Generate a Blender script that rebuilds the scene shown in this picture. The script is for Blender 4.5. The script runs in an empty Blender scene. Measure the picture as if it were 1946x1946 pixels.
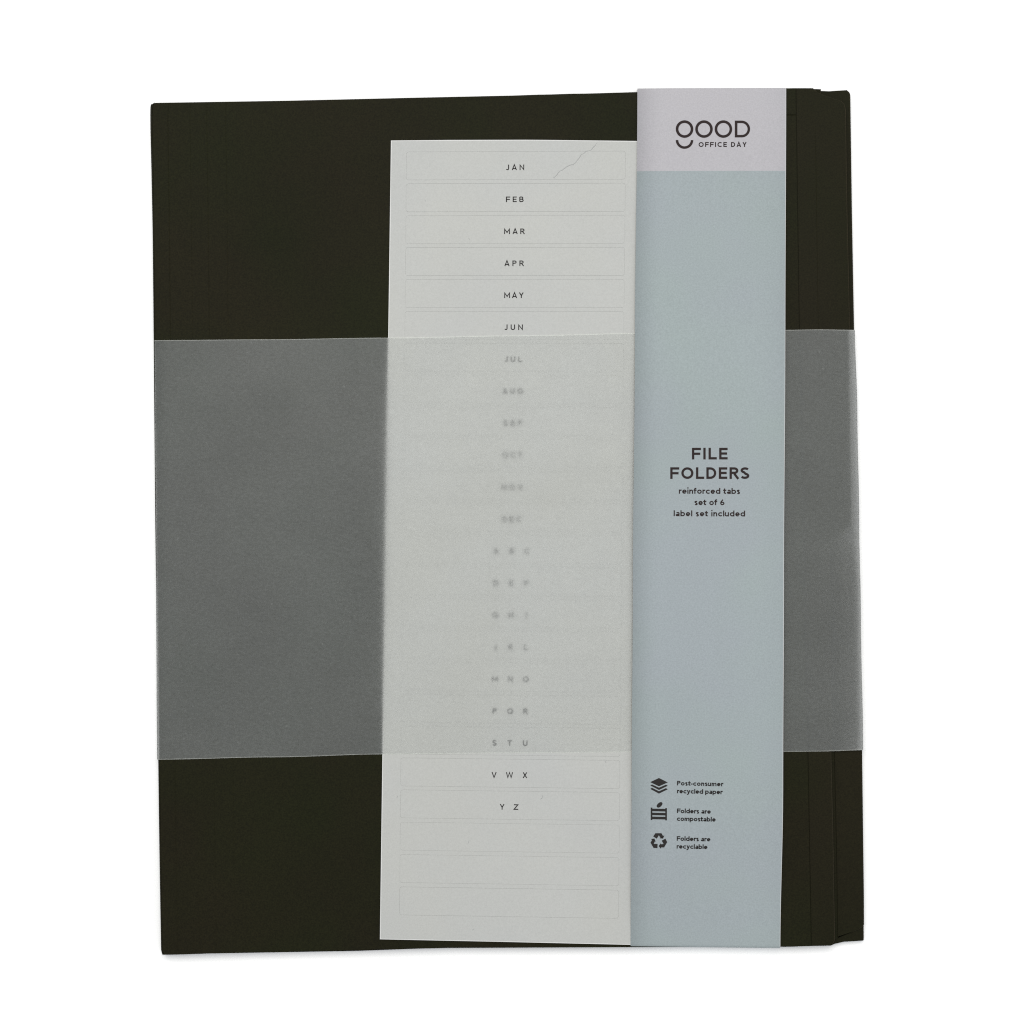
import bpy, math, random
from mathutils import Vector, noise as mnoise

random.seed(4)
SC = bpy.context.scene
COL = SC.collection
R = math.radians
MM = 0.001

# ------------------------------------------------------------------ camera
H = 0.60                                   # camera height over the tabletop
K = 0.000183                               # metres per photograph pixel at the top of the stack
ZREF = 6.15 * MM
FRAME = 1946.0
cam_d = bpy.data.cameras.new("camera")
cam = bpy.data.objects.new("camera", cam_d)
COL.objects.link(cam)
cam.location = (0, 0, H)
cam.rotation_euler = (0, 0, 0)
cam_d.sensor_fit = 'HORIZONTAL'
cam_d.sensor_width = 36.0
cam_d.lens = 36.0 * (H - ZREF) / (FRAME * K)
cam_d.clip_start = 0.01
cam_d.clip_end = 50
SC.camera = cam

# ------------------------------------------------------------------ light
world = bpy.data.worlds.new("World")
SC.world = world
world.use_nodes = True
bg = world.node_tree.nodes["Background"]
bg.inputs[0].default_value = (0.965, 0.99, 1.02, 1)
bg.inputs[1].default_value = 0.80

def area(name, loc, target, size, power, color):
    d = bpy.data.lights.new(name, 'AREA')
    d.shape = 'RECTANGLE'
    d.size, d.size_y = size
    d.energy = power
    d.color = color
    o = bpy.data.objects.new(name, d)
    COL.objects.link(o)
    o.location = loc
    o.rotation_euler = (Vector(target) - Vector(loc)).to_track_quat('-Z', 'Y').to_euler()
    return o
area("ceiling_light", (-0.04, 0.46, 1.28), (0, 0.0, 0), (0.8, 0.6), 13.0, (1.0, 0.98, 0.925))

SC.view_settings.view_transform = 'Standard'
SC.view_settings.look = 'None'
SC.view_settings.exposure = 0.0
SC.view_settings.gamma = 1.0
SC.render.engine = 'CYCLES'
SC.cycles.pixel_filter_type = 'BLACKMAN_HARRIS'
SC.cycles.filter_width = 1.15
SC.cycles.max_bounces = 14
SC.cycles.diffuse_bounces = 8
SC.cycles.transmission_bounces = 10
SC.cycles.transparent_max_bounces = 8
SC.cycles.use_denoising = False
SC.cycles.sample_clamp_indirect = 4.0
SC.cycles.caustics_reflective = False
SC.cycles.caustics_refractive = False
try:
    SC.cycles.denoising_prefilter = 'ACCURATE'
except Exception:
    pass

# ------------------------------------------------------------------ materials
def lin(c):
    c = c / 255.0
    return c / 12.92 if c <= 0.04045 else ((c + 0.055) / 1.055) ** 2.4

class NT:
    def __init__(s, name):
        s.m = bpy.data.materials.new(name)
        s.m.use_nodes = True
        s.t = s.m.node_tree
        s.t.nodes.clear()
        s.out = s.t.nodes.new('ShaderNodeOutputMaterial')
        s.tc = s.t.nodes.new('ShaderNodeTexCoord')
    def n(s, kind, **kw):
        x = s.t.nodes.new(kind)
        for k, v in kw.items():
            setattr(x, k, v)
        return x
    def l(s, a, b):
        s.t.links.new(a, b)
    def noise(s, scale, detail=3.0, rough=0.6, stretch=(1, 1, 1), rot=0.0):
        mp = s.n('ShaderNodeMapping')
        mp.inputs['Scale'].default_value = stretch
        mp.inputs['Rotation'].default_value = (0, 0, rot)
        s.l(s.tc.outputs['Object'], mp.inputs['Vector'])
        t = s.n('ShaderNodeTexNoise')
        t.inputs['Scale'].default_value = scale
        t.inputs['Detail'].default_value = detail
        t.inputs['Roughness'].default_value = rough
        s.l(mp.outputs[0], t.inputs['Vector'])
        return t.outputs['Fac']
    def ramp(s, fac, a, b, lo=0.3, hi=0.7):
        r = s.n('ShaderNodeMapRange')
        r.inputs['From Min'].default_value = lo
        r.inputs['From Max'].default_value = hi
        r.inputs['To Min'].default_value = a
        r.inputs['To Max'].default_value = b
        s.l(fac, r.inputs['Value'])
        return r.outputs[0]
    def mul(s, a, b):
        m = s.n('ShaderNodeMath', operation='MULTIPLY')
        s.l(a, m.inputs[0])
        s.l(b, m.inputs[1])
        return m.outputs[0]
    def scaled(s, color, fac):
        m = s.n('ShaderNodeVectorMath', operation='SCALE')
        if isinstance(color, tuple):
            m.inputs[0].default_value = color
        else:
            s.l(color, m.inputs[0])
        s.l(fac, m.inputs['Scale'])
        return m.outputs[0]
    def mixc(s, fac, a, b):
        m = s.n('ShaderNodeMix', data_type='RGBA')
        s.l(fac, m.inputs[0])
        m.inputs[6].default_value = (*a, 1)
        m.inputs[7].default_value = (*b, 1)
        return m.outputs[2]
    def bump(s, fac, dist, strength=1.0):
        b = s.n('ShaderNodeBump')
        b.inputs['Strength'].default_value = strength
        b.inputs['Distance'].default_value = dist
        s.l(fac, b.inputs['Height'])
        return b.outputs[0]

def paper(name, ca, cb, rough=0.85, spec=0.2, grain=0.03, cloud=0.02, bump=0.00001):
    t = NT(name)
    hue = t.ramp(t.noise(22, 2), 0, 1, 0.35, 0.65)
    base = t.mixc(hue, ca, cb)
    g = t.ramp(t.noise(1900, 3, 0.7), 1 - grain, 1 + grain, 0.32, 0.68)
    c = t.ramp(t.noise(14, 3), 1 - cloud, 1 + cloud, 0.35, 0.65)
    col = t.scaled(base, t.mul(g, c))
    b = t.n('ShaderNodeBsdfPrincipled')
    t.l(col, b.inputs['Base Color'])
    b.inputs['Roughness'].default_value = rough
    b.inputs['Specular IOR Level'].default_value = spec
    t.l(t.bump(t.noise(1400, 4, 0.7), bump), b.inputs['Normal'])
    t.l(b.outputs[0], t.out.inputs[0])
    return t.m

M = {}
M['table'] = paper('white_board', (0.90, 0.90, 0.90), (0.89, 0.89, 0.89), 0.9, 0.1, 0.003, 0.003, 0.0)
M['olive'] = paper('dark_olive_card', (0.0084, 0.0092, 0.0028), (0.0098, 0.0086, 0.0034), 0.62, 0.07, 0.35, 0.08, 0.00002)
M['olive_tab'] = paper('dark_olive_coated_card', (0.0090, 0.0088, 0.0030), (0.0104, 0.0088, 0.0038), 0.6, 0.07, 0.30, 0.08, 0.000015)
M['bright_rim'] = paper('painted_bright_rim', (0.60, 0.60, 0.59), (0.58, 0.58, 0.57), 0.9, 0.1, 0.03, 0.02)  # bright edge halo put into the colour round the backing sheet
M['crease_highlight'] = paper('painted_crease_highlight', (0.45, 0.45, 0.43), (0.43, 0.43, 0.42), 0.8, 0.1, 0.03, 0.05)  # highlight along the crease, painted as a paler colour
M['card_edge'] = paper('paler_card_edge', (0.025, 0.021, 0.013), (0.022, 0.019, 0.012), 0.8, 0.05, 0.3, 0.1)  # paler tone for the outer rim of the tabs
M['white'] = paper('sticker_paper', (0.388, 0.391, 0.373), (0.381, 0.386, 0.376), 0.75, 0.2, 0.05, 0.012)
M['liner'] = paper('liner_paper', (0.42, 0.425, 0.41), (0.41, 0.42, 0.41), 0.8, 0.2, 0.02, 0.01)
M['teal'] = paper('pale_teal_print', (0.257, 0.298, 0.298), (0.260, 0.290, 0.306), 0.7, 0.2, 0.085, 0.015)
M['lilac'] = paper('pale_lilac_print', (0.350, 0.343, 0.362), (0.356, 0.346, 0.364), 0.7, 0.2, 0.07, 0.012)
M['core'] = paper('white_paper_core', (0.50, 0.50, 0.50), (0.48, 0.48, 0.48), 0.9, 0.1, 0.02, 0.02)
M['ink'] = paper('dark_brown_ink', (0.020, 0.0135, 0.0135), (0.022, 0.015, 0.0145), 0.7, 0.12, 0.08, 0.03)
M['ink_grey'] = paper('charcoal_ink', (0.019, 0.017, 0.017), (0.020, 0.018, 0.0175), 0.7, 0.12, 0.10, 0.03)
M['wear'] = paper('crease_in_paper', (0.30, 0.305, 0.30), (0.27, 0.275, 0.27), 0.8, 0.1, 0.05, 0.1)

def vellum(name, refl, trans, fib=0.10):
    t = NT(name)
    f1 = t.ramp(t.noise(620, 3, 0.75, (1, 2.4, 1), 0.5), 1 - fib, 1 + fib, 0.36, 0.64)
    f2 = t.ramp(t.noise(900, 3, 0.7, (2.4, 1, 1), -0.4), 1 - fib * 0.7, 1 + fib * 0.7, 0.36, 0.64)
    sp = t.ramp(t.noise(700, 2, 0.5, (1, 1.6, 1), 1.2), 1.0, 1.35, 0.68, 0.8)
    c = t.ramp(t.noise(30, 4, 0.6), 0.93, 1.07, 0.3, 0.7)
    fac = t.mul(t.mul(f1, f2), t.mul(c, sp))
    d = t.n('ShaderNodeBsdfDiffuse')
    t.l(t.scaled(refl, fac), d.inputs[0])
    t.l(t.bump(t.noise(16, 3, 0.55, (1.0, 2.6, 1), 0.25), 0.0035, 0.7), d.inputs['Normal'])
    tr = t.n('ShaderNodeBsdfTranslucent')
    tr.inputs[0].default_value = (*trans, 1)
    a = t.n('ShaderNodeAddShader')
    t.l(d.outputs[0], a.inputs[0])
    t.l(tr.outputs[0], a.inputs[1])
    gl = t.n('ShaderNodeBsdfGlossy')
    gl.inputs['Color'].default_value = (1, 1, 1, 1)
    gl.inputs['Roughness'].default_value = 0.45
    t.l(t.bump(t.noise(26, 3), 0.0004, 0.6), gl.inputs['Normal'])
    mx = t.n('ShaderNodeMixShader')
    mx.inputs[0].default_value = 0.010
    t.l(a.outputs[0], mx.inputs[1])
    t.l(gl.outputs[0], mx.inputs[2])
    t.l(mx.outputs[0], t.out.inputs[0])
    return t.m
M['vellum'] = vellum('translucent_vellum', (0.0765, 0.0805, 0.0795), (0.828, 0.828, 0.820))
M['vellum_edge'] = vellum('vellum_cut_edge', (0.19, 0.195, 0.185), (0.72, 0.73, 0.71), 0.12)

# ------------------------------------------------------------------ helpers
def W(px, py, z):
    """a point of the photograph, lying at height z above the tabletop"""
    s = K * (H - z) / (H - ZREF)
    return ((px - FRAME / 2) * s, (FRAME / 2 - py) * s, z)

def lerp(a, b, t):
    return a + (b - a) * t

def curve(pts):
    """piecewise linear function through (x, y) pairs"""
    def f(x):
        if x <= pts[0][0]:
            return pts[0][1]
        for (x0, y0), (x1, y1) in zip(pts, pts[1:]):
            if x <= x1:
                return lerp(y0, y1, (x - x0) / (x1 - x0) if x1 > x0 else 0)
        return pts[-1][1]
    return f

def smooth(pts):
    """smooth (cosine eased) function through (x, y) pairs"""
    def f(x):
        if x <= pts[0][0]:
            return pts[0][1]
        for (x0, y0), (x1, y1) in zip(pts, pts[1:]):
            if x <= x1:
                t = (x - x0) / (x1 - x0)
                return lerp(y0, y1, t * t * (3 - 2 * t))
        return pts[-1][1]
    return f

def link(name, verts, faces, mats, parent=None, idx=None, smooth_shade=False):
    me = bpy.data.meshes.new(name)
    me.from_pydata([tuple(v) for v in verts], [], faces)
    for m in (mats if isinstance(mats, (list, tuple)) else [mats]):
        me.materials.append(m)
    if idx:
        for p, i in zip(me.polygons, idx):
            p.material_index = i
    if smooth_shade:
        for p in me.polygons:
            p.use_smooth = True
    me.update()
    o = bpy.data.objects.new(name, me)
    COL.objects.link(o)
    if parent is not None:
        o.parent = parent
    return o

def thing(name, label, cat, group=None):
    o = bpy.data.objects.new(name, None)
    o.empty_display_size = 0.02
    COL.objects.link(o)
    o['label'] = label
    o['category'] = cat
    if group:
        o['group'] = group
    return o

def leaf(name, P, us, vs, thick, mat, parent, edge=None):
    """a sheet with thickness: P(u, v) -> (px, py, z of its top face)"""
    nu, nv = len(us), len(vs)
    top, bot = [], []
    for v in vs:
        for u in us:
            px, py, z = P(u, v)
            x, y, _ = W(px, py, z)
            top.append((x, y, z))
            bot.append((x, y, z - thick))
    V = top + bot
    off = len(top)
    F, MI = [], []
    for j in range(nv - 1):
        for i in range(nu - 1):
            MI += [1 if edge and (i == nu - 2 or (edge == 'all' and (i == 0 or j in (0, nv - 2)))) else 0, 0]
            a, b, c, d = j * nu + i, j * nu + i + 1, (j + 1) * nu + i + 1, (j + 1) * nu + i
            F.append((a, d, c, b))
            F.append((a + off, b + off, c + off, d + off))
    for i in range(nu - 1):
        F.append((i, i + 1, i + 1 + off, i + off))
        a = (nv - 1) * nu + i
        F.append((a + 1, a, a + off, a + 1 + off))
    for j in range(nv - 1):
        a, b = j * nu, (j + 1) * nu
        F.append((b, a, a + off, b + off))
        a, b = j * nu + nu - 1, (j + 1) * nu + nu - 1
        F.append((a, b, b + off, a + off))
    MI += [0] * (len(F) - len(MI))
    return link(name, V, F, mat, parent, MI if edge else None)

def frange(a, b, n):
    return [a + (b - a) * i / (n - 1) for i in range(n)]

# ------------------------------------------------------------------ the surface
link('tabletop', [(-2.5, -2.5, 0), (2.5, -2.5, 0), (2.5, 2.5, 0), (-2.5, 2.5, 0)], [(0, 1, 2, 3)], M['table'])['kind'] = 'structure'

# ------------------------------------------------------------------ the six folders
LT, PITCH, Z0 = 0.30 * MM, 0.50 * MM, 0.35 * MM

press = smooth([(440, 1.0), (680, 0.2), (1380, 0.2), (1470, 1.0)])

def file_folder(k, label, left, top, bot, front_right, back_right, yr, grooves, tab_top=None, tab_groove=None, tab_ys=()):
    """k = place in the stack from the bottom; left/right are functions of y, top/bot functions of x"""
    root = thing('file_folder', label, 'folder', 'stacked dark olive file folders')
    y0, y1 = yr
    slit = k == 5                          # the small cut across the edge of the topmost cover
    depth = [0, 0.15, 0.38, 0.66, 0.95, 0][k] * MM
    def sag(x, y):                         # the lower folders' tabs hang down a little where no band presses on them
        return depth * min(1, max(0, (x - 1550) / 28.0)) * press(y)
    def ends(right, v):
        yn = lerp(y0, y1, v)
        a, b = left(yn), right(yn)
        yl, yr_ = lerp(top(a), bot(a), v), lerp(top(b), bot(b), v)
        return left(yl), right(yr_), yl, yr_
    zb = Z0 + PITCH * 2 * k + LT           # top of the back cover
    zf = zb + PITCH                        # top of the front cover
    def P(right, z, g=()):
        def f(u, v):
            x0, x1, yl, yr = ends(right, v)
            # u below 1: fraction of the width ; grooves are at absolute px from the left edge
            x = lerp(x0, x1, u) if not isinstance(u, tuple) else x0 + u[0]
            dz = 0.0 if not isinstance(u, tuple) else u[1]
            y = lerp(top(x), bot(x), v)
            if slit and right is front_right and x > 1481 and abs(y - 218) < 0.9:
                dz += 0.2
            return (x, y, z - dz * MM - sag(x, y))
        return f
    vsf = sorted(set([0, 1] + [(y - y0) / (y1 - y0) for y in
             [y0 + 1, y0 + 2, y0 + 3.5, y0 + 5, y0 + 7, y0 + 10, y0 + 40, y0 + 120, 215.5, 217.2, 217.8, 218.4, 219, 220, 300, 400, 480, 560, 640, 700, 900, 1000, 1001, 1040, 1100, 1250, 1370, 1400, 1430, 1460, 1500, 1600, 1700, 1757, 1762, 1766, 1770, 1782, y1 - 10, y1 - 5, y1 - 2] + list(tab_ys) if y0 < y < y1]))
    us = [0]
    for gx, w, d in grooves:
        us += [(gx - w, 0.0), (gx, d), (gx + w, 0.0)]
    us += [0.3, 0.45, 0.6, 0.75, 0.9, 0.9735, 0.976, 0.985, 0.995, 1]
    leaf('front_cover', P(front_right, zf), us, vsf, LT, M['olive'], root)
    leaf('back_cover', P(back_right, zb), [0, 0.2, 0.4, 0.6, 0.8, 0.9, 0.94, 0.955, 0.965, 0.975, 0.985, 1], vsf, LT, M['olive'], root)
    # the fold at the left: a half round strip joining the two covers
    V, F = [], []
    n, vs = 8, [0, 0.001, 0.002, 0.004, 0.006, 0.012, 0.03] + frange(0.08, 0.98, 13) + [0.995, 1]
    ro, zc = (zf - (zb - LT)) / 2, (zf + zb - LT) / 2
    for v in vs:
        x = ends(front_right, v)[0]
        for i in range(n + 1):
            a = math.pi / 2 + math.pi * i / n
            X, Y, Z = W(x, lerp(top(x), bot(x), v), zc)
            V.append((X + ro * math.cos(a), Y, zc + ro * math.sin(a)))
    for j in range(len(vs) - 1):
        for i in range(n):
            a = j * (n + 1) + i
            F.append((a, a + 1, a + n + 2, a + n + 1))
    link('fold', V, F, M['olive'], root, smooth_shade=True)
    # the reinforcement glued along the right hand side of the back cover
    def PT(u, v):
        _, x1, _, yn = ends(back_right, v)
        x0, x1 = front_right(yn) + 1.6, x1 - 0.3
        gx = 36.0
        if u == 'a': x, dz = x0 + gx - 1.5, 0
        elif u == 'b': x, dz = x0 + gx, 0.07
        elif u == 'c': x, dz = x0 + gx + 1.5, 0
        elif u == 'e': x, dz = x1 - 1.2, 0
        elif u == 'm': x, dz = max(x0 + gx + 1.5, lerp(x0 + gx, x1, 0.45)), 0
        elif u == 1: x, dz = x1, 0.08
        else: x, dz = lerp(x0, x1, u), 0
        if not isinstance(u, float) and not isinstance(u, int):
            x = min(x, x1 - 1.2)
            if not (250 < yn < 1000): dz = 0
        y = lerp(top(x), bot(x), v)
        return (x, y, zb + 0.24 * MM - dz * MM - sag(x, y))
    leaf('reinforced_tab', PT, [0, 'a', 'b', 'c', 'm', 'e', 1], vsf, 0.21 * MM, [M['olive_tab'], M['card_edge']], root, 'right')
    return root

front_edge = curve([(160, 1511.5), (620, 1518), (1430, 1534.5), (1800, 1541)])      # right edge of the front covers
def shifted(f, d):
    return lambda t: f(t) + d

leftA = curve([(194, 297), (196, 294), (198.5, 292), (202, 290.6), (230, 290), (300, 291.2), (400, 292.6), (646, 295), (1000, 298), (1430, 303.5), (1600, 305.5), (1805, 309), (1812, 311)])
topA = smooth([(290, 195.5), (450, 193.5), (600, 190.5), (800, 185.5), (1010, 180.5), (1209, 175), (1400, 168.8), (1530, 167.5), (1640, 170)])
botA = smooth([(306, 1814.5), (450, 1811), (620, 1806), (860, 1800.5), (1200, 1800), (1480, 1799), (1590, 1797)])
# right edge of the topmost back cover: a tab at the top, stepping in below
rightA = curve([(168, 1545), (171, 1549), (176, 1554), (183, 1573), (191, 1598), (197, 1605), (206, 1607.5), (400, 1610.5),
                (620, 1615.5), (800, 1619), (1000, 1622), (1001, 1622), (1040, 1574), (1100, 1575), (1430, 1580), (1600, 1584), (1700, 1585.5), (1784, 1587), (1790, 1586), (1795, 1582.5), (1798, 1576)])
def frontA(y):
    return front_edge(y)
grA = [(28, 2.0, 0.09), (70, 1.8, 0.05), (102, 1.8, 0.07), (138, 1.8, 0.06)]
file_folder(5, 'topmost dark olive folder, its big front cover under the sheet and bands',
            leftA, topA, botA, frontA, rightA, (168, 1798), grA, tab_ys=(170, 171, 173, 176, 179, 183, 191, 197, 206, 1788, 1794))

rightB = curve([(172, 1560), (1000, 1576), (1001, 1576), (1040, 1631), (1100, 1634), (1430, 1638.5), (1600, 1640.5), (1755, 1642.5),
                (1757, 1642), (1762, 1638.5), (1766, 1633), (1770, 1623), (1782, 1588), (1792, 1580)])
file_folder(4, 'second folder from the top, its tab slanted at the lower right',
            shifted(leftA, -0.8), shifted(topA, 1.5), lambda x: botA(x) - (1.5 if x < 1500 else 5), lambda y: front_edge(y) - 2 if y < 1040 else min(rightA(y), 1586) + 4.5 if y < 1786 else 1584, rightB, (172, 1792), [])

rightC = curve([(172, 1610), (175, 1614), (180, 1616), (400, 1619), (620, 1623), (1000, 1631.5), (1430, 1637), (1600, 1640), (1786, 1641.5), (1790, 1640), (1792, 1637)])
topC = smooth([(285, 196.5), (600, 191.5), (1209, 176.5), (1500, 172), (1550, 172.5), (1580, 173.5), (1616, 171)])
botC = smooth([(306, 1812), (620, 1806), (900, 1801), (1480, 1799), (1580, 1796), (1587, 1789.8), (1642, 1787)])
file_folder(3, 'third folder from the top, its square corner below the slanted tab',
            shifted(leftA, 0.4), topC, botC, shifted(front_edge, -3), rightC, (172, 1792), [], tab_ys=(175, 180, 1786, 1790))
file_folder(2, 'fourth folder from the top, a dark sliver of it showing at lower left',
            shifted(leftA, 1.0), shifted(topC, 0.8), lambda x: botC(x) + (1.6 if x < 700 else -1.0), shifted(front_edge, -5), shifted(rightC, -1.6), (172, 1792), [], tab_ys=(175, 180, 1786, 1790))
file_folder(1, 'fifth folder from the top, its corner peeping out at the top left of the stack',
            lambda y: leftA(y) + lerp(-2.6, 1.2, min(1, max(0, (y - 200) / 500))), shifted(topC, 1.6), lambda x: botC(x) - 1.2, shifted(front_edge, -5), shifted(rightC, -0.6), (174, 1792), [], tab_ys=(178, 182, 1786, 1790))
file_folder(0, 'bottom folder of the stack, lying on the white surface under all the others',
            shifted(leftA, 1.8), shifted(topC, 2.4), lambda x: botC(x) + (0.6 if x > 1400 else -1.0), shifted(front_edge, -6), shifted(rightC, -1.0), (174, 1792), [], tab_ys=(178, 182, 1786, 1790))

ZA = Z0 + PITCH * 11 + LT                  # top of the topmost cover: 6.15 mm

# ------------------------------------------------------------------ the label sheet
sheet = thing('label_sheet', 'white sheet of month and letter stickers, tucked half under the two bands', 'sticker sheet')
SL, SR = curve([(267, 743), (1785, 722)]), curve([(267, 1219), (1800, 1207)])
ST = curve([(722, 267.2), (850, 266), (1010, 265.6), (1219, 268)])
SB = curve([(722, 1785), (960, 1790), (1219, 1796)])
ZL = ZA + 0.34 * MM                        # top of the backing paper
ZS = ZL + 0.09 * MM                        # top of the sticker layer
def sheet_z(px, py):
    # the sheet curls a little at its free bottom left corner
    d = math.hypot((px - 722) / 260.0, (py - 1785) / 330.0)
    return 0.35 * MM * max(0.0, 1 - d) ** 2
def PB(u, v):
    yn = lerp(267, 1790, v)
    x = lerp(SL(yn), SR(yn), u)
    y = lerp(ST(x), SB(x), v)
    return (x, y, ZL + sheet_z(x, y))
leaf('backing_sheet', PB, [0, 0.0036] + frange(0.08, 0.92, 12) + [0.9964, 1], [0, 0.0011] + frange(0.03, 0.97, 38) + [0.9989, 1], 0.10 * MM, [M['liner'], M['bright_rim']], sheet, 'all')

def rowmap(dx, y):
    """a point of the sticker layout: dx from the column centre, at nominal y"""
    return (980.4 - 0.0092 * (y - 317) + dx, y + (y - 560) * 1.35e-5 * dx)

NROW = 24
rows = []
for i in range(NROW):
    yc = 314.6 + 60.78 * i + (0.0 if i < 21 else 0.9 * (i - 20))
    rows.append(yc)
HW, HH, RAD = 208.0, 26.6, 4.5

def rr(hw, hh, r, n=6):
    pts = []
    for cx, cy, a0 in ((hw - r, hh - r, 0), (-hw + r, hh - r, 90), (-hw + r, -hh + r, 180), (hw - r, -hh + r, 270)):
        for i in range(n + 1):
            a = R(a0 + 90 * i / n)
            pts.append((cx + r * math.cos(a), cy + r * math.sin(a)))
    # straight sides get middle points so that they follow the bend of the sheet
    out = []
    for a, b in zip(pts, pts[1:] + pts[:1]):
        out.append(a)
        L = math.hypot(b[0] - a[0], b[1] - a[1])
        k = int(L // 60)
        for j in range(1, k + 1):
            out.append((lerp(a[0], b[0], j / (k + 1)), lerp(a[1], b[1], j / (k + 1))))
    return out

def sp(dx, dy, yc, z=0.0):
    px, py = rowmap(dx, yc + dy)
    zz = ZS + sheet_z(px, py) + z
    return W(px, py, zz)

# matrix left round the stickers: one frame part with a hole for every sticker
Vm, Fm = [], []
rng = random.Random(8)
gaps = [0.17 + 0.15 * rng.random() for _ in range(NROW)]
edges_y = [None] * (NROW + 1)
for i in range(NROW + 1):
    if 0 < i < NROW:
        edges_y[i] = (rows[i - 1] + rows[i]) / 2
for i, yc in enumerate(rows):
    ring = rr(HW + gaps[i], HH + gaps[i], RAD + gaps[i])
    base = len(Vm)
    n = len(ring)
    for dx, dy in ring:
        Vm.append(sp(dx, dy, yc))
    def top_pt(dx, s):
        e = edges_y[i + 1 if s > 0 else i]
        if e is None:
            px, py = rowmap(dx, yc)
            return px, (SB(px) - 1.5) if s > 0 else (ST(px) + 1.5)
        return rowmap(dx, e)
    def side_pt(dy, s):
        px, py = rowmap(s * HW, yc + dy)
        return ((SR(py) - 1.5) if s > 0 else (SL(py) + 1.5)), py
    hw, hh, r = HW + gaps[i], HH + gaps[i], RAD + gaps[i]
    for dx, dy in ring:
        sx, sy = (1 if dx > 0 else -1), (1 if dy > 0 else -1)
        if abs(dx) <= hw - r + 1e-6:
            q = top_pt(dx, sy)
        elif abs(dy) <= hh - r + 1e-6:
            q = side_pt(dy, sx)
        else:
            tx, ty = top_pt(sx * (hw - r), sy), side_pt(sy * (hh - r), sx)
            xe, ye = side_pt(0, sx)[0], top_pt(sx * hw, sy)[1]
            if edges_y[i + 1 if sy > 0 else i] is not None:      # the cell corner at the sheet's edge
                ye = rowmap((xe - 980.4), edges_y[i + 1 if sy > 0 else i])[1]
            else:
                ye = (SB(xe) - 1.5) if sy > 0 else (ST(xe) + 1.5)
            xe = ((SR(ye) - 1.5) if sx > 0 else (SL(ye) + 1.5))
            t = math.degrees(math.atan2(abs(dy) - (hh - r), abs(dx) - (hw - r))) / 90
            q = (lerp(ty[0], xe, t * 2), lerp(ty[1], ye, t * 2)) if t <= 0.5 else (lerp(xe, tx[0], t * 2 - 1), lerp(ye, tx[1], t * 2 - 1))
        Vm.append(W(q[0], q[1], ZS + sheet_z(q[0], q[1])))
    for j in range(n):
        a, b = base + j, base + (j + 1) % n
        Fm.append((a, b, b + n, a + n))
    # walls of the cut
    wb = len(Vm)
    for dx, dy in ring:
        Vm.append(sp(dx, dy, yc, -0.06 * MM))
    for j in range(n):
        a, b = base + j, base + (j + 1) % n
        Fm.append((a, b, wb + (j + 1) % n, wb + j))

# ------------------------------------------------------------------ lettering

def arc(cx, cy, rx, ry, a0, a1, n=18):
    return [(cx + rx * math.cos(R(lerp(a0, a1, i / n))), cy + ry * math.sin(R(lerp(a0, a1, i / n)))) for i in range(n + 1)]

GW = dict(A=.92, B=.78, C=.92, D=.85, E=.70, F=.73, G=.98, H=.84, I=0, J=.57, K=.78, L=.67, M=1.05, N=.84, O=1.04, P=.74, Q=1.04, R=.80, S=.78,
          T=.76, U=.80, V=.90, W=1.25, X=.82, Y=.84, Z=.78, a=.68, b=.80, c=.72, d=.80, e=.77, f=.46, i=0, l=0, m=1.06, n=.68, o=.80, p=.80, r=.46, s=.58, t=.48, u=.68, y=.72)
GW['6'] = .74
def glyph(c, w):
    old, lines = glyph_raw(c, w)
    new = GW.get(c, 0)
    if not new:
        return old, lines
    k = (new - w) / (old - w)
    return new, [[(w / 2 + (x - w / 2) * k, y) for x, y in ln] for ln in lines]

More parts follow.
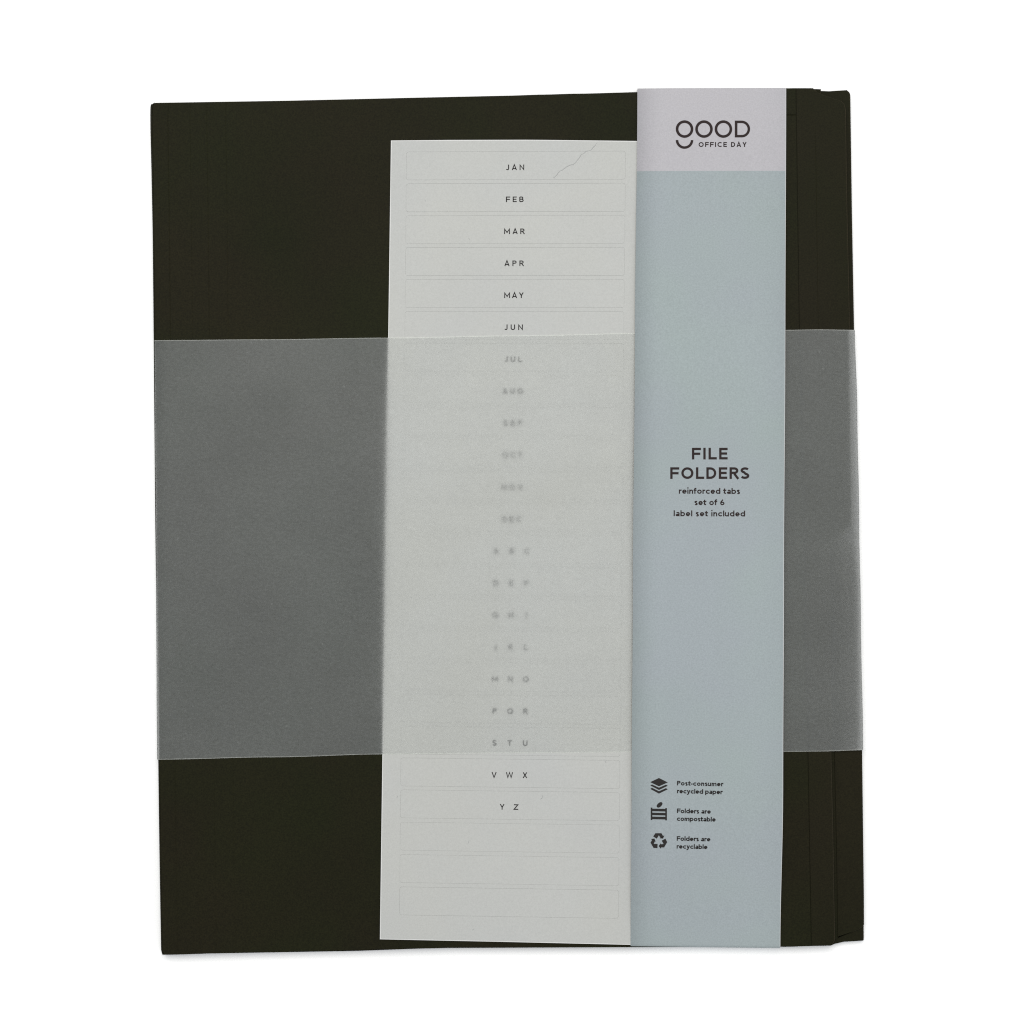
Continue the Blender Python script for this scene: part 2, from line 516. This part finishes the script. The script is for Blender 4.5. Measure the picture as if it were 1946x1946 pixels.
def glyph_raw(c, w):
    """centre lines of a geometric sans letter with capitals 1 high and strokes w wide -> (advance width, polylines)"""
    h = w / 2
    X = 0.735                                 # x height
    T, xt = 1 - h, X - h
    if c == 'A': return 0.86, [[(h * .9, 0), (0.43, 1 - h * .2), (0.86 - h * .9, 0)], [(0.2, 0.27), (0.66, 0.27)]]
    if c == 'B': return 0.64, [[(h, h), (h, T)], [(h, T), (0.34, T)] + arc(0.34, 0.5 + (T - .5) / 2 + .01, 0.235 - h + .02, (T - .5) / 2 - .01, 90, -90)[1:] + [(h, 0.52)], [(0.34, 0.52)] + arc(0.36, (0.52 + h) / 2, 0.28 - h, (0.52 - h) / 2, 90, -90) + [(h, h)]]
    if c == 'C': return 0.84, [arc(0.5, 0.5, 0.5 - h, 0.5 - h, 48, 312, 26)]
    if c == 'D': return 0.80, [[(h, h), (h, T), (0.32, T)] + arc(0.32, 0.5, 0.48 - h, 0.5 - h, 90, -90)[1:] + [(h, h)]]
    if c == 'E': return 0.60, [[(0.60, T), (h, T), (h, h), (0.60, h)], [(h, 0.51), (0.56, 0.51)]]
    if c == 'F': return 0.58, [[(0.58, T), (h, T), (h, 0)], [(h, 0.49), (0.54, 0.49)]]
    if c == 'G': return 0.92, [arc(0.5, 0.5, 0.5 - h, 0.5 - h, 48, 352, 26) + [(0.98 - h, 0.46), (0.55, 0.46)]]
    if c == 'H': return 0.74, [[(h, 0), (h, 1)], [(0.74 - h, 0), (0.74 - h, 1)], [(h, 0.5), (0.74 - h, 0.5)]]
    if c == 'I': return w, [[(h, 0), (h, 1)]]
    if c == 'J': return 0.50, [[(0.50 - h, 1)] + [(0.5 - h, 0.3)] + arc(0.25, 0.27, 0.25 - h, 0.27 - h, 0, -165)]
    if c == 'K': return 0.68, [[(h, 0), (h, 1)], [(0.66 - h, 1), (h, 0.38)], [(0.26, 0.55), (0.68 - h, 0)]]
    if c == 'L': return 0.54, [[(h, 1), (h, h), (0.54, h)]]
    if c == 'M': return 0.88, [[(h, 0), (h, 1 - h), (0.44, 0.28), (0.88 - h, 1 - h), (0.88 - h, 0)]]
    if c == 'N': return 0.76, [[(h, 0), (h, 1 - h), (0.76 - h, h), (0.76 - h, 1)]]
    if c == 'O': return 1.0, [arc(0.5, 0.5, 0.5 - h, 0.5 - h, 0, 360, 32)]
    if c == 'P': return 0.60, [[(h, 0), (h, T), (0.33, T)] + arc(0.33, 0.71, 0.28 - h, 0.29 - h, 90, -90)[1:] + [(h, 0.42 + h)]]
    if c == 'Q': return 1.0, [arc(0.5, 0.5, 0.5 - h, 0.5 - h, 0, 360, 32), [(0.56, 0.34), (0.92, 0.0)]]
    if c == 'R': return 0.64, [[(h, 0), (h, T), (0.33, T)] + arc(0.33, 0.71, 0.28 - h, 0.29 - h, 90, -90)[1:] + [(h, 0.42 + h)], [(0.33, 0.44), (0.62 - h * .4, 0)]]
    if c == 'S': return 0.62, [arc(0.325, 0.735, 0.285 - h * .8, 0.265 - h, 28, 250, 16) + arc(0.31, 0.27, 0.31 - h, 0.27 - h, 75, -155, 18)]
    if c == 'T': return 0.64, [[(0, T), (0.64, T)], [(0.32, T), (0.32, 0)]]
    if c == 'U': return 0.70, [[(h, 1), (h, 0.35)] + arc(0.35, 0.35, 0.35 - h, 0.35 - h, 180, 360) + [(0.70 - h, 1)]]
    if c == 'V': return 0.80, [[(h * .9, 1), (0.40, h * .2), (0.80 - h * .9, 1)]]
    if c == 'W': return 1.16, [[(h * .9, 1), (0.31, h * .3), (0.58, 0.94), (0.85, h * .3), (1.16 - h * .9, 1)]]
    if c == 'X': return 0.72, [[(h, 1), (0.72 - h, 0)], [(0.72 - h, 1), (h, 0)]]
    if c == 'Y': return 0.72, [[(h * .9, 1), (0.36, 0.45), (0.72 - h * .9, 1)], [(0.36, 0.45), (0.36, 0)]]
    if c == 'Z': return 0.66, [[(0.03, T), (0.62 - h * .3, T), (0.04 + h * .3, h), (0.66, h)]]
    if c == 'a': return 0.52, [arc(0.27, X - 0.215, 0.25 - h, 0.215 - h, 155, 0, 10) + [(0.52 - h, 0)], arc(0.25, 0.21, 0.25 - h, 0.21 - h, 30, 390, 20)]
    if c == 'b': return 0.66, [[(h, 0), (h, 1.03)], arc(0.32, X / 2, 0.34 - h, X / 2 - h, 0, 360, 24)]
    if c == 'd': return 0.66, [[(0.66 - h, 0), (0.66 - h, 1.03)], arc(0.34, X / 2, 0.34 - h, X / 2 - h, 0, 360, 24)]
    if c == 'p': return 0.66, [[(h, -0.26), (h, X)], arc(0.32, X / 2, 0.34 - h, X / 2 - h, 0, 360, 24)]
    if c == 'o': return 0.66, [arc(0.33, X / 2, 0.33 - h, X / 2 - h, 0, 360, 24)]
    if c == 'c': return 0.56, [arc(0.33, X / 2, 0.33 - h, X / 2 - h, 45, 315, 20)]
    if c == 'e': return 0.64, [[(0.04 + h * .5, X / 2 - .01), (0.64 - h, X / 2 - .01)] + arc(0.32, X / 2, 0.32 - h, X / 2 - h, 0, 318, 22)]
    if c == 'f': return 0.38, [[(0.14 + h * .2, 0), (0.14 + h * .2, 0.82)] + arc(0.32, 0.84, 0.18, 0.19 - h, 180, 85, 6), [(0, X - h), (0.36, X - h)]]
    if c == 'i': return w, [[(h, 0), (h, X)], [(h, 0.90), (h, 0.90 + w * 1.05)]]
    if c == 'l': return w, [[(h, 0), (h, 1.03)]]
    if c == 'n': return 0.56, [[(h, 0), (h, X)], arc(0.28 + h * .3, X - 0.29, 0.28 - h * 1.3, 0.29 - h, 180, 0) + [(0.56 - h, 0)]]
    if c == 'm': return 0.92, [[(h, 0), (h, X)], arc(0.26, X - 0.25, 0.26 - h, 0.25 - h, 180, 0) + [(0.52 - h, 0)], arc(0.68, X - 0.25, 0.24 - h, 0.25 - h, 180, 0) + [(0.92 - h, 0)]]
    if c == 'r': return 0.36, [[(h, 0), (h, X)], arc(0.30, X - 0.28, 0.30 - h, 0.28 - h, 180, 80, 8)]
    if c == 's': return 0.48, [arc(0.245, X * .74, 0.215 - h * .7, X * .26 - h * .9, 30, 250, 12) + arc(0.235, X * .26, 0.235 - h, X * .26 - h * .7, 72, -155, 14)]
    if c == 't': return 0.38, [[(0.14 + h * .2, 0.95), (0.14 + h * .2, 0.2)] + arc(0.30, 0.2, 0.16, 0.2 - h, 180, 280, 6), [(0, X - h), (0.36, X - h)]]
    if c == 'u': return 0.56, [[(0.56 - h, 0), (0.56 - h, X)], [(h, X)] + arc(0.28 - h * .3, 0.29, 0.28 - h * .7, 0.29 - h, 180, 360)]
    if c == 'y': return 0.60, [[(h * .9, X), (0.31, 0.06)], [(0.60 - h * .9, X), (0.31, 0.06), (0.24, -0.12), (0.14, -0.19), (0.04, -0.18)]]
    if c == '6': return 0.62, [arc(0.31, 0.31, 0.31 - h, 0.31 - h, 0, 360, 24), [(h + .01, 0.36)] + [(0.12, 0.55), (0.40, 1 - h * .2)]]
    if c == '-': return 0.34, [[(0, 0.36), (0.34, 0.36)]]
    raise KeyError(c)

def stroke_mesh(lines, w):
    V, F = [], []
    for ln in lines:
        pts = [ln[0]]
        for p in ln[1:]:
            if math.hypot(p[0] - pts[-1][0], p[1] - pts[-1][1]) > 1e-5:
                pts.append(p)
        closed = math.hypot(pts[0][0] - pts[-1][0], pts[0][1] - pts[-1][1]) < 1e-3 and len(pts) > 5
        if closed:
            pts = pts[:-1]
        n = len(pts)
        base = len(V)
        for i in range(n):
            p = pts[i]
            a = pts[i - 1] if (i > 0 or closed) else None
            b = pts[(i + 1) % n] if (i < n - 1 or closed) else None
            def un(q, r):
                L = math.hypot(r[0] - q[0], r[1] - q[1])
                return ((r[0] - q[0]) / L, (r[1] - q[1]) / L)
            d0 = un(a, p) if a else un(p, b)
            d1 = un(p, b) if b else d0
            nx, ny = -(d0[1] + d1[1]), d0[0] + d1[0]
            L = math.hypot(nx, ny) or 1e-6
            nx, ny = nx / L, ny / L
            cs = max(0.42, nx * -d0[1] + ny * d0[0])
            k = w / 2 / cs
            V.append((p[0] + nx * k, p[1] + ny * k))
            V.append((p[0] - nx * k, p[1] - ny * k))
        m = n if closed else n - 1
        for i in range(m):
            q, r = base + 2 * i, base + 2 * ((i + 1) % n)
            F.append((q, q + 1, r + 1, r))
    return V, F

def text_shape(s, width, cap, weight=0.17, xs=1.0, space=0.30):
    """s laid out `width` px wide with capitals `cap` px high, from its left baseline"""
    adv, items = 0.0, []
    for ch in s:
        if ch == ' ':
            items.append((None, adv)); adv += space; continue
        wd, ln = glyph(ch, weight)
        items.append(((wd, ln), adv))
        adv += wd - (0.10 if ch == 'R' and 'RS' in s else 0)
    n = len(s) - 1
    gap = ((width / cap) - adv) / n if n > 0 and width else 0.0
    V, F = [], []
    for i, (g, x) in enumerate(items):
        if g is None:
            continue
        vs, fs = stroke_mesh(g[1], weight)
        b = len(V)
        V += [((x + gap * i + p[0]) * cap, p[1] * cap) for p in vs]
        F += [tuple(t + b for t in f) for f in fs]
    return V, F

def lettering(name, s, x, y, width, cap, zfun, mat, parent, weight=0.17, angle=0.0, centre=False, xs=1.0):
    vs, fs = text_shape(s, width, cap, weight, xs)
    w = max(v[0] for v in vs)
    ca, sa = math.cos(angle), math.sin(angle)
    V = []
    for a, b in vs:
        if centre:
            a -= w / 2
        px, py = x + a * ca + b * sa, y - b * ca + a * sa
        z = zfun(px, py)
        V.append(W(px, py, z))
    return link(name, V, fs, mat, parent)

months = ['JAN', 'FEB', 'MAR', 'APR', 'MAY', 'JUN', 'JUL', 'AUG', 'SEP', 'OCT', 'NOV', 'DEC']
mw = {'JAN': 34.8, 'FEB': 33.6, 'MAR': 39.2, 'APR': 37, 'MAY': 37, 'JUN': 35.2, 'JUL': 33, 'AUG': 39, 'SEP': 36, 'OCT': 38, 'NOV': 40, 'DEC': 36}
trip = ['ABC', 'DEF', 'GHI', 'JKL', 'MNO', 'PQR', 'STU', 'VWX', 'YZ']
SPC = 29.3
ink_z = lambda px, py: ZS + sheet_z(px, py) + 0.012 * MM

for i, yc in enumerate(rows):
    ring = rr(HW, HH, RAD)
    n = len(ring)
    V = [sp(dx, dy, yc) for dx, dy in ring] + [sp(dx, dy, yc, -0.06 * MM) for dx, dy in ring]
    F = []
    # top as a fan of strips between mirrored points: centre line verts
    c0 = len(V)
    for dx in (-150, -90, -30, 30, 90, 150):
        V.append(sp(dx, 0, yc))
    cs = [-150, -90, -30, 30, 90, 150]
    def near(dx):
        return c0 + min(range(6), key=lambda k: abs(cs[k] - dx))
    for j in range(n):
        a, b = j, (j + 1) % n
        ka, kb = near(ring[a][0]), near(ring[b][0])
        if ka == kb:
            F.append((a, b, ka))
        else:
            F.append((a, b, kb, ka))
        F.append((b, a, a + n, b + n))
    st = link('sticker', V, F, M['white'], sheet)
    if i < 12:
        px, py = rowmap(0, yc + 3.4)
        px -= 1.5
        lettering('lettering', months[i], px, py + 5.3, mw[months[i]], 10.6, ink_z, M['ink_grey'], st, 0.185, (yc - 560) * 1.35e-5, True)
    elif i < 21:
        s = trip[i - 12]
        k = len(s)
        V2, F2 = [], []
        for q, ch in enumerate(s):
            dx = (q - (k - 1) / 2) * (SPC if k == 3 else 27) - 1.5
            vs, fs = text_shape(ch, 0, 10.6, 0.18)
            w = max(v[0] for v in vs)
            b = len(V2)
            for a_, b_ in vs:
                px, py = rowmap(dx + a_ - w / 2, yc + 3.4 + 5.3 - b_)
                V2.append(W(px, py, ink_z(px, py)))
            F2 += [tuple(t + b for t in f) for f in fs]
        link('lettering', V2, F2, M['ink_grey'], st)

link('sheet_margin', Vm, Fm, M['white'], sheet)

def ribbon(name, pts, widths, zfun, mat, parent):
    V, F = [], []
    for j, (x, y) in enumerate(pts):
        x0, y0 = pts[max(0, j - 1)]
        x1, y1 = pts[min(len(pts) - 1, j + 1)]
        L = math.hypot(x1 - x0, y1 - y0) or 1
        nx, ny = -(y1 - y0) / L, (x1 - x0) / L
        w = widths[j] / 2
        for s in (-1, 1):
            px, py = x + s * nx * w, y + s * ny * w
            V.append(W(px, py, zfun(px, py)))
    for j in range(len(pts) - 1):
        F.append((2 * j, 2 * j + 1, 2 * j + 3, 2 * j + 2))
    return link(name, V, F, mat, parent)

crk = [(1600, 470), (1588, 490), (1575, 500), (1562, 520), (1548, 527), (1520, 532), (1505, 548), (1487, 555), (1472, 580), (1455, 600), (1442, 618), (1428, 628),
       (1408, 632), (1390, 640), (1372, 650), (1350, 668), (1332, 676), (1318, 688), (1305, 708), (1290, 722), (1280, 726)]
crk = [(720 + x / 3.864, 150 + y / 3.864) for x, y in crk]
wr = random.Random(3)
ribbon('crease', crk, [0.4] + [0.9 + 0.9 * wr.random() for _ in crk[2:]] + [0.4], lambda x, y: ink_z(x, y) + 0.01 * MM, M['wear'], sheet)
ribbon('crease', [(x + 1.3, y + 1.1) for x, y in crk], [0.3] + [0.5 + 0.5 * wr.random() for _ in crk[2:]] + [0.3], lambda x, y: ink_z(x, y) + 0.008 * MM, M['crease_highlight'], sheet)  # flat pale ribbon: the crease's highlight painted beside the dark line
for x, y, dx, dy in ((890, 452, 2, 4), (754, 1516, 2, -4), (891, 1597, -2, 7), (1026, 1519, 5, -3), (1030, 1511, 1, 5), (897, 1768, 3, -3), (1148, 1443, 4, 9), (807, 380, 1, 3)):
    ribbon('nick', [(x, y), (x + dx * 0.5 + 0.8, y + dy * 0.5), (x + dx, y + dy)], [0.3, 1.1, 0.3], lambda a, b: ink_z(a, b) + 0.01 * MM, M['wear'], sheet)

# ------------------------------------------------------------------ the vellum band
vel = thing('vellum_band', 'wide translucent grey vellum band wrapped sideways round the folders, over the label sheet', 'paper band')
VT = smooth([(292, 646.5), (500, 645), (738, 641.8), (1000, 637.5), (1208, 633.5), (1493, 627), (1560, 626), (1626, 627)])
VB = smooth([(300, 1443.5), (520, 1439), (727, 1433.5), (960, 1431), (1198, 1429.5), (1490, 1428.5), (1560, 1428), (1640, 1425.5)])
VL = smooth([(640, 293.2), (800, 294.6), (1100, 297), (1300, 298), (1443, 299)])
VR = smooth([(627, 1624), (800, 1629), (1000, 1632.5), (1200, 1636), (1430, 1640)])
gx_v = smooth([(290, 0.10), (420, 0.45), (600, 0.40), (700, 0.60), (760, 0.66), (950, 0.52), (1090, 0.50), (1180, 0.36), (1240, 0.30), (1500, 0.34), (1560, 0.2), (1622, 0.06)])
gy_v = smooth([(0, 0.25), (0.05, 0.38), (0.14, 0.72), (0.3, 1.0), (0.55, 0.9), (0.75, 0.75), (0.88, 0.45), (0.95, 0.25), (1, 0.14)])
def vz(x, y):
    v = (y - VT(x)) / (VB(x) - VT(x))
    base = 0.47 if 700 < x < 1235 else (lerp(0.12, 0.47, min(1, max(0, (x - 640) / 60))) if x <= 700 else lerp(0.47, 0.14, min(1, (x - 1235) / 200)))
    g = gx_v(x) * gy_v(v)
    w = 0.05 * mnoise.noise(Vector((x / 170.0, y / 120.0, 3.1)))
    return ZA + (base + g * 1.25 + w * min(1, g * 3)) * MM
def sleeve_ring(v):
    """points of the band's loop at fraction v of its width, in order round the stack"""
    pts = []
    yn = lerp(640, 1436, v)
    xl, xr = VL(yn), VR(yn)
    nx = 56
    for i in range(nx + 1):
        x = lerp(xl + 2.0, xr - 2.0, i / nx)
        y = lerp(VT(x), VB(x), v)
        pts.append((x, y, vz(x, y)))
    zr = pts[-1][2]
    y = pts[-1][1]
    for x_, z_ in ((-0.8, zr - 0.12 * MM), (0, zr - 0.5 * MM), (0.4, 4.0 * MM), (0.2, 1.6 * MM), (-0.6, 0.35 * MM), (-3, 0.16 * MM)):
        pts.append((xr + x_, y, z_))
    for i in range(1, 8):
        x = lerp(xr - 3, xl + 3, i / 8)
        pts.append((x, lerp(VT(x), VB(x), v), 0.16 * MM))
    zl = pts[0][2]
    y = pts[0][1]
    for x_, z_ in ((3, 0.16 * MM), (0.6, 0.35 * MM), (-0.2, 1.6 * MM), (-0.4, 4.0 * MM), (0, zl - 0.5 * MM), (0.8, zl - 0.12 * MM)):
        pts.append((xl + x_, y, z_))
    return [W(*p) for p in pts]
def loop_mesh(name, vs, mat, parent, ring):
    V, F = [], []
    n = 0
    for v in vs:
        r = ring(v)
        n = len(r)
        V += r
    for j in range(len(vs) - 1):
        for i in range(n):
            a, b = j * n + i, j * n + (i + 1) % n
            F.append((a, a + n, b + n, b))
    return link(name, V, F, mat, parent, smooth_shade=True)
e = 0.0016
loop_mesh('sleeve', [e, 0.012, 0.03, 0.06] + frange(0.1, 0.9, 30) + [0.94, 0.97, 0.988, 1 - e], M['vellum'], vel, sleeve_ring)
loop_mesh('cut_edge', [0.0, e], M['vellum_edge'], vel, sleeve_ring)
loop_mesh('cut_edge', [1 - e, 1.0], M['vellum_edge'], vel, sleeve_ring)

# ------------------------------------------------------------------ the printed paper band
band = thing('printed_band', 'tall pale teal paper band with lilac top and printed words', 'paper band')
BL = smooth([(165, 1211.3), (640, 1206.8), (1100, 1202.8), (1500, 1200.4), (1801, 1198.4)])
BR = smooth([(165, 1494), (640, 1492.4), (1100, 1489.8), (1500, 1488.2), (1801, 1482.9)])
BT = curve([(1198, 168.5), (1211, 168.3), (1290, 167.6), (1494, 167.2)])
BB = curve([(1198, 1798.5), (1340, 1800.0), (1483, 1801.5)])
bow = smooth([(0, 0.0), (0.05, 0.25), (0.25, 0.55), (0.5, 1.0), (0.75, 1.15), (0.92, 0.75), (1, 0.0)])
def bz(x, y):
    v = (y - BT(x)) / (BB(x) - BT(x))
    v = min(1, max(0, v))
    return ZA + (0.62 + 0.45 * math.sin(math.pi * v) + 0.75 * bow(v)) * MM
BTH = 0.22 * MM
vmid = [0.003] + [0.01, 0.03, 0.06] + [(325.2 - 168) / 1632.0] + frange(0.12, 0.94, 34) + [0.97, 0.99, 0.997]
def band_ring(u_off, depth):
    """outer (depth 0) or inner loop of the band at px offset u_off from its left (>=0) or right (<0) edge"""
    pts = []
    def X(y):
        return BL(y) + u_off if u_off >= 0 else BR(y) + u_off
    for v in vmid:
        yn = lerp(167.5, 1800.5, v)
        x = X(yn)
        y = lerp(BT(x), BB(x), v)
        pts.append((x, y, bz(x, y) - depth))
    d = depth / K
    x = X(1801); yb = BB(x)
    for dy, z in ((-1.6, bz(x, yb) - 0.05 * MM), (-0.3, ZA + 0.1 * MM), (0, ZA - 0.7 * MM), (0.2, 2.6 * MM), (0.2, 1.0 * MM), (-0.6, 0.20 * MM), (-3, 0.03 * MM)):
        zz = z - depth if z > ZA else (z + (depth if z < 0.1 * MM else 0))
        pts.append((x, yb + dy - d, zz if z > 0.25 * MM or z < 0.1 * MM else z))
    for i in range(1, 6):
        yy = lerp(yb - 3, 170, i / 6)
        pts.append((X(yy), yy, 0.03 * MM + depth * 0.4))
    x = X(167); yt = BT(x)
    for dy, z in ((3, 0.03 * MM), (0.6, 0.20 * MM), (-0.2, 1.0 * MM), (-0.2, 2.6 * MM), (0, ZA - 0.7 * MM), (0.3, ZA + 0.1 * MM), (1.6, bz(x, yt) - 0.05 * MM)):
        zz = z - depth if z > ZA else (z + (depth * 0.4 if z < 0.1 * MM else 0))
        pts.append((x, yt + dy + d, zz))
    return [W(*p) for p in pts]
rings = [band_ring(0.0, 0.20 * MM), band_ring(0.05, 0.0), band_ring(60, 0.0), band_ring(141, 0.0), band_ring(-60, 0.0), band_ring(-0.9, 0.0), band_ring(-0.0001, 0.10 * MM)]
V, F, MI = [], [], []
n = len(rings[0])
for r in rings:
    V += r
split = 4        # index of the lilac/teal boundary in vmid
nf = len(vmid)
for j in range(len(rings) - 1):
    for i in range(n):
        a, b = j * n + i, j * n + (i + 1) % n
        F.append((a, b, b + n, a + n))
        if j in (0, len(rings) - 2):
            MI.append(2)
        else:
            MI.append(1 if (i < split or i >= nf + 12) else 0)
link('wrap', V, F, [M['teal'], M['lilac'], M['core']], band, MI, True)

bt = lambda px, py: bz(px, py) + 0.02 * MM
INK = M['ink']
def flat(name, polys, parent, mat=INK, org=(0, 0), sc=1.0):
    V, F = [], []
    for pl in polys:
        b = len(V)
        for x, y in pl:
            px, py = org[0] + x * sc, org[1] + y * sc
            V.append(W(px, py, bt(px, py)))
        F.append(tuple(range(b, b + len(pl))))
    return link(name, V, F, mat, parent)
def ring_polys(cx, cy, ro, ri, a0=0, a1=360, n=40):
    out = []
    for i in range(n):
        p, q = R(lerp(a0, a1, i / n)), R(lerp(a0, a1, (i + 1) / n))
        out.append([(cx + ro * math.cos(p), cy + ro * math.sin(p)), (cx + ro * math.cos(q), cy + ro * math.sin(q)),
                    (cx + ri * math.cos(q), cy + ri * math.sin(q)), (cx + ri * math.cos(p), cy + ri * math.sin(p))])
    return out
logo = thing('logo', '', '') if False else bpy.data.objects.new('logo', None)
COL.objects.link(logo)
logo.parent = band
flat('letter', ring_polys(1300.9, 245.3, 16.7, 11.6), logo)
flat('smile', ring_polys(1300.9, 266.2, 16.7, 11.8, 0, 180, 24), logo)
flat('letter', ring_polys(1337.9, 245.3, 16.7, 11.6), logo)
flat('letter', ring_polys(1374.8, 245.3, 16.7, 11.6), logo)
dp = [[(1396.4, 229.2), (1401.4, 229.2), (1401.4, 261.2), (1396.4, 261.2)],
      [(1401.4, 229.2), (1409.5, 229.2), (1409.5, 234.0), (1401.4, 234.0)],
      [(1401.4, 256.4), (1409.5, 256.4), (1409.5, 261.2), (1401.4, 261.2)]] + ring_polys(1409.5, 245.2, 16.0, 11.2, -90, 90, 22)
flat('letter', dp, logo)
lettering('lettering', 'OFFICE DAY', 1373.2, 279.3, 91.2, 9.3, bt, INK, logo, 0.215, 0, True)

lettering('title_lettering', 'FILE', 1348.9, 873.2, 67.3, 22.2, bt, INK, band, 0.202, 0.0, True)
lettering('title_lettering', 'FOLDERS', 1348.9, 910.2, 150.3, 22.2, bt, INK, band, 0.202, 0.0, True)
for s, y, w in (('reinforced tabs', 938.5, 116.4), ('set of 6', 960.0, 57.1), ('label set included', 981.3, 135.8)):
    lettering('description_lettering', s, 1348.2, y, w, 10.9 if s != 'set of 6' else 10.9, bt, INK, band, 0.21, 0.004, True)
G = M['ink_grey']
for s, x, y, w in (('Post-consumer', 1286.5, 1492.6, 87.8), ('recycled paper', 1286.5, 1507.6, 86.6), ('Folders are', 1286.4, 1545.2, 64.3),
                   ('compostable', 1286.2, 1560.0, 73.8), ('Folders are', 1286.0, 1597.8, 64.0), ('recyclable', 1285.8, 1612.6, 58.6)):
    lettering('claim_lettering', s, x, y, w, 8.8, bt, G, band, 0.235, 0.021)
S_, O_ = 1 / 9.66, (1220, 1460)
flat('layers_icon', [[(150, 255), (312, 178), (475, 260), (312, 332)],
                     [(150, 314), (186, 298), (312, 356), (312, 399)], [(312, 356), (440, 301), (475, 322), (312, 399)],
                     [(150, 379), (186, 359), (312, 421), (312, 466)], [(312, 421), (440, 365), (475, 386), (312, 466)]], band, G, O_, S_)
def lf(x, y):      # leaf outline, tip to the upper right
    a = R(-42)
    return (323 + x * math.cos(a) - y * math.sin(a), 672 + x * math.sin(a) + y * math.cos(a))
n_ = 14
leafp = [lf(62 * math.cos(math.pi * 2 * i / (2 * n_)), 37 * math.sin(math.pi * i / n_) ** 0.8) for i in range(n_ + 1)]
leafq = [lf(62 * math.cos(math.pi * 2 * i / (2 * n_)), -37 * math.sin(math.pi * i / n_) ** 0.8) for i in range(n_, -1, -1)]
flat('crate_icon', [[(160, 722), (190, 722), (190, 950), (160, 950)], [(428, 730), (458, 732), (458, 958), (428, 957)],
                    [(190, 741), (428, 746), (428, 794), (190, 789)], [(190, 815), (428, 820), (428, 866), (190, 861)],
                    [(190, 887), (428, 892), (428, 941), (190, 936)], leafp[:-1] + leafq[:-1]], band, G, O_, S_)
arrow = [[(205, 1252), (246, 1192), (312, 1192), (309, 1232), (272, 1294)],
         [(312, 1192), (358, 1192), (386, 1240), (375, 1290), (338, 1276), (309, 1232)],
         [(386, 1240), (410, 1233), (388, 1292), (322, 1286), (338, 1276), (375, 1268)]]
arrows = []
for k in range(3):
    a = R(120 * k)
    for pl in arrow:
        arrows.append([(307 + (x - 307) * math.cos(a) - (y - 1337) * math.sin(a), 1337 + (x - 307) * math.sin(a) + (y - 1337) * math.cos(a)) for x, y in pl])
flat('recycling_icon', arrows, band, G, O_, S_)
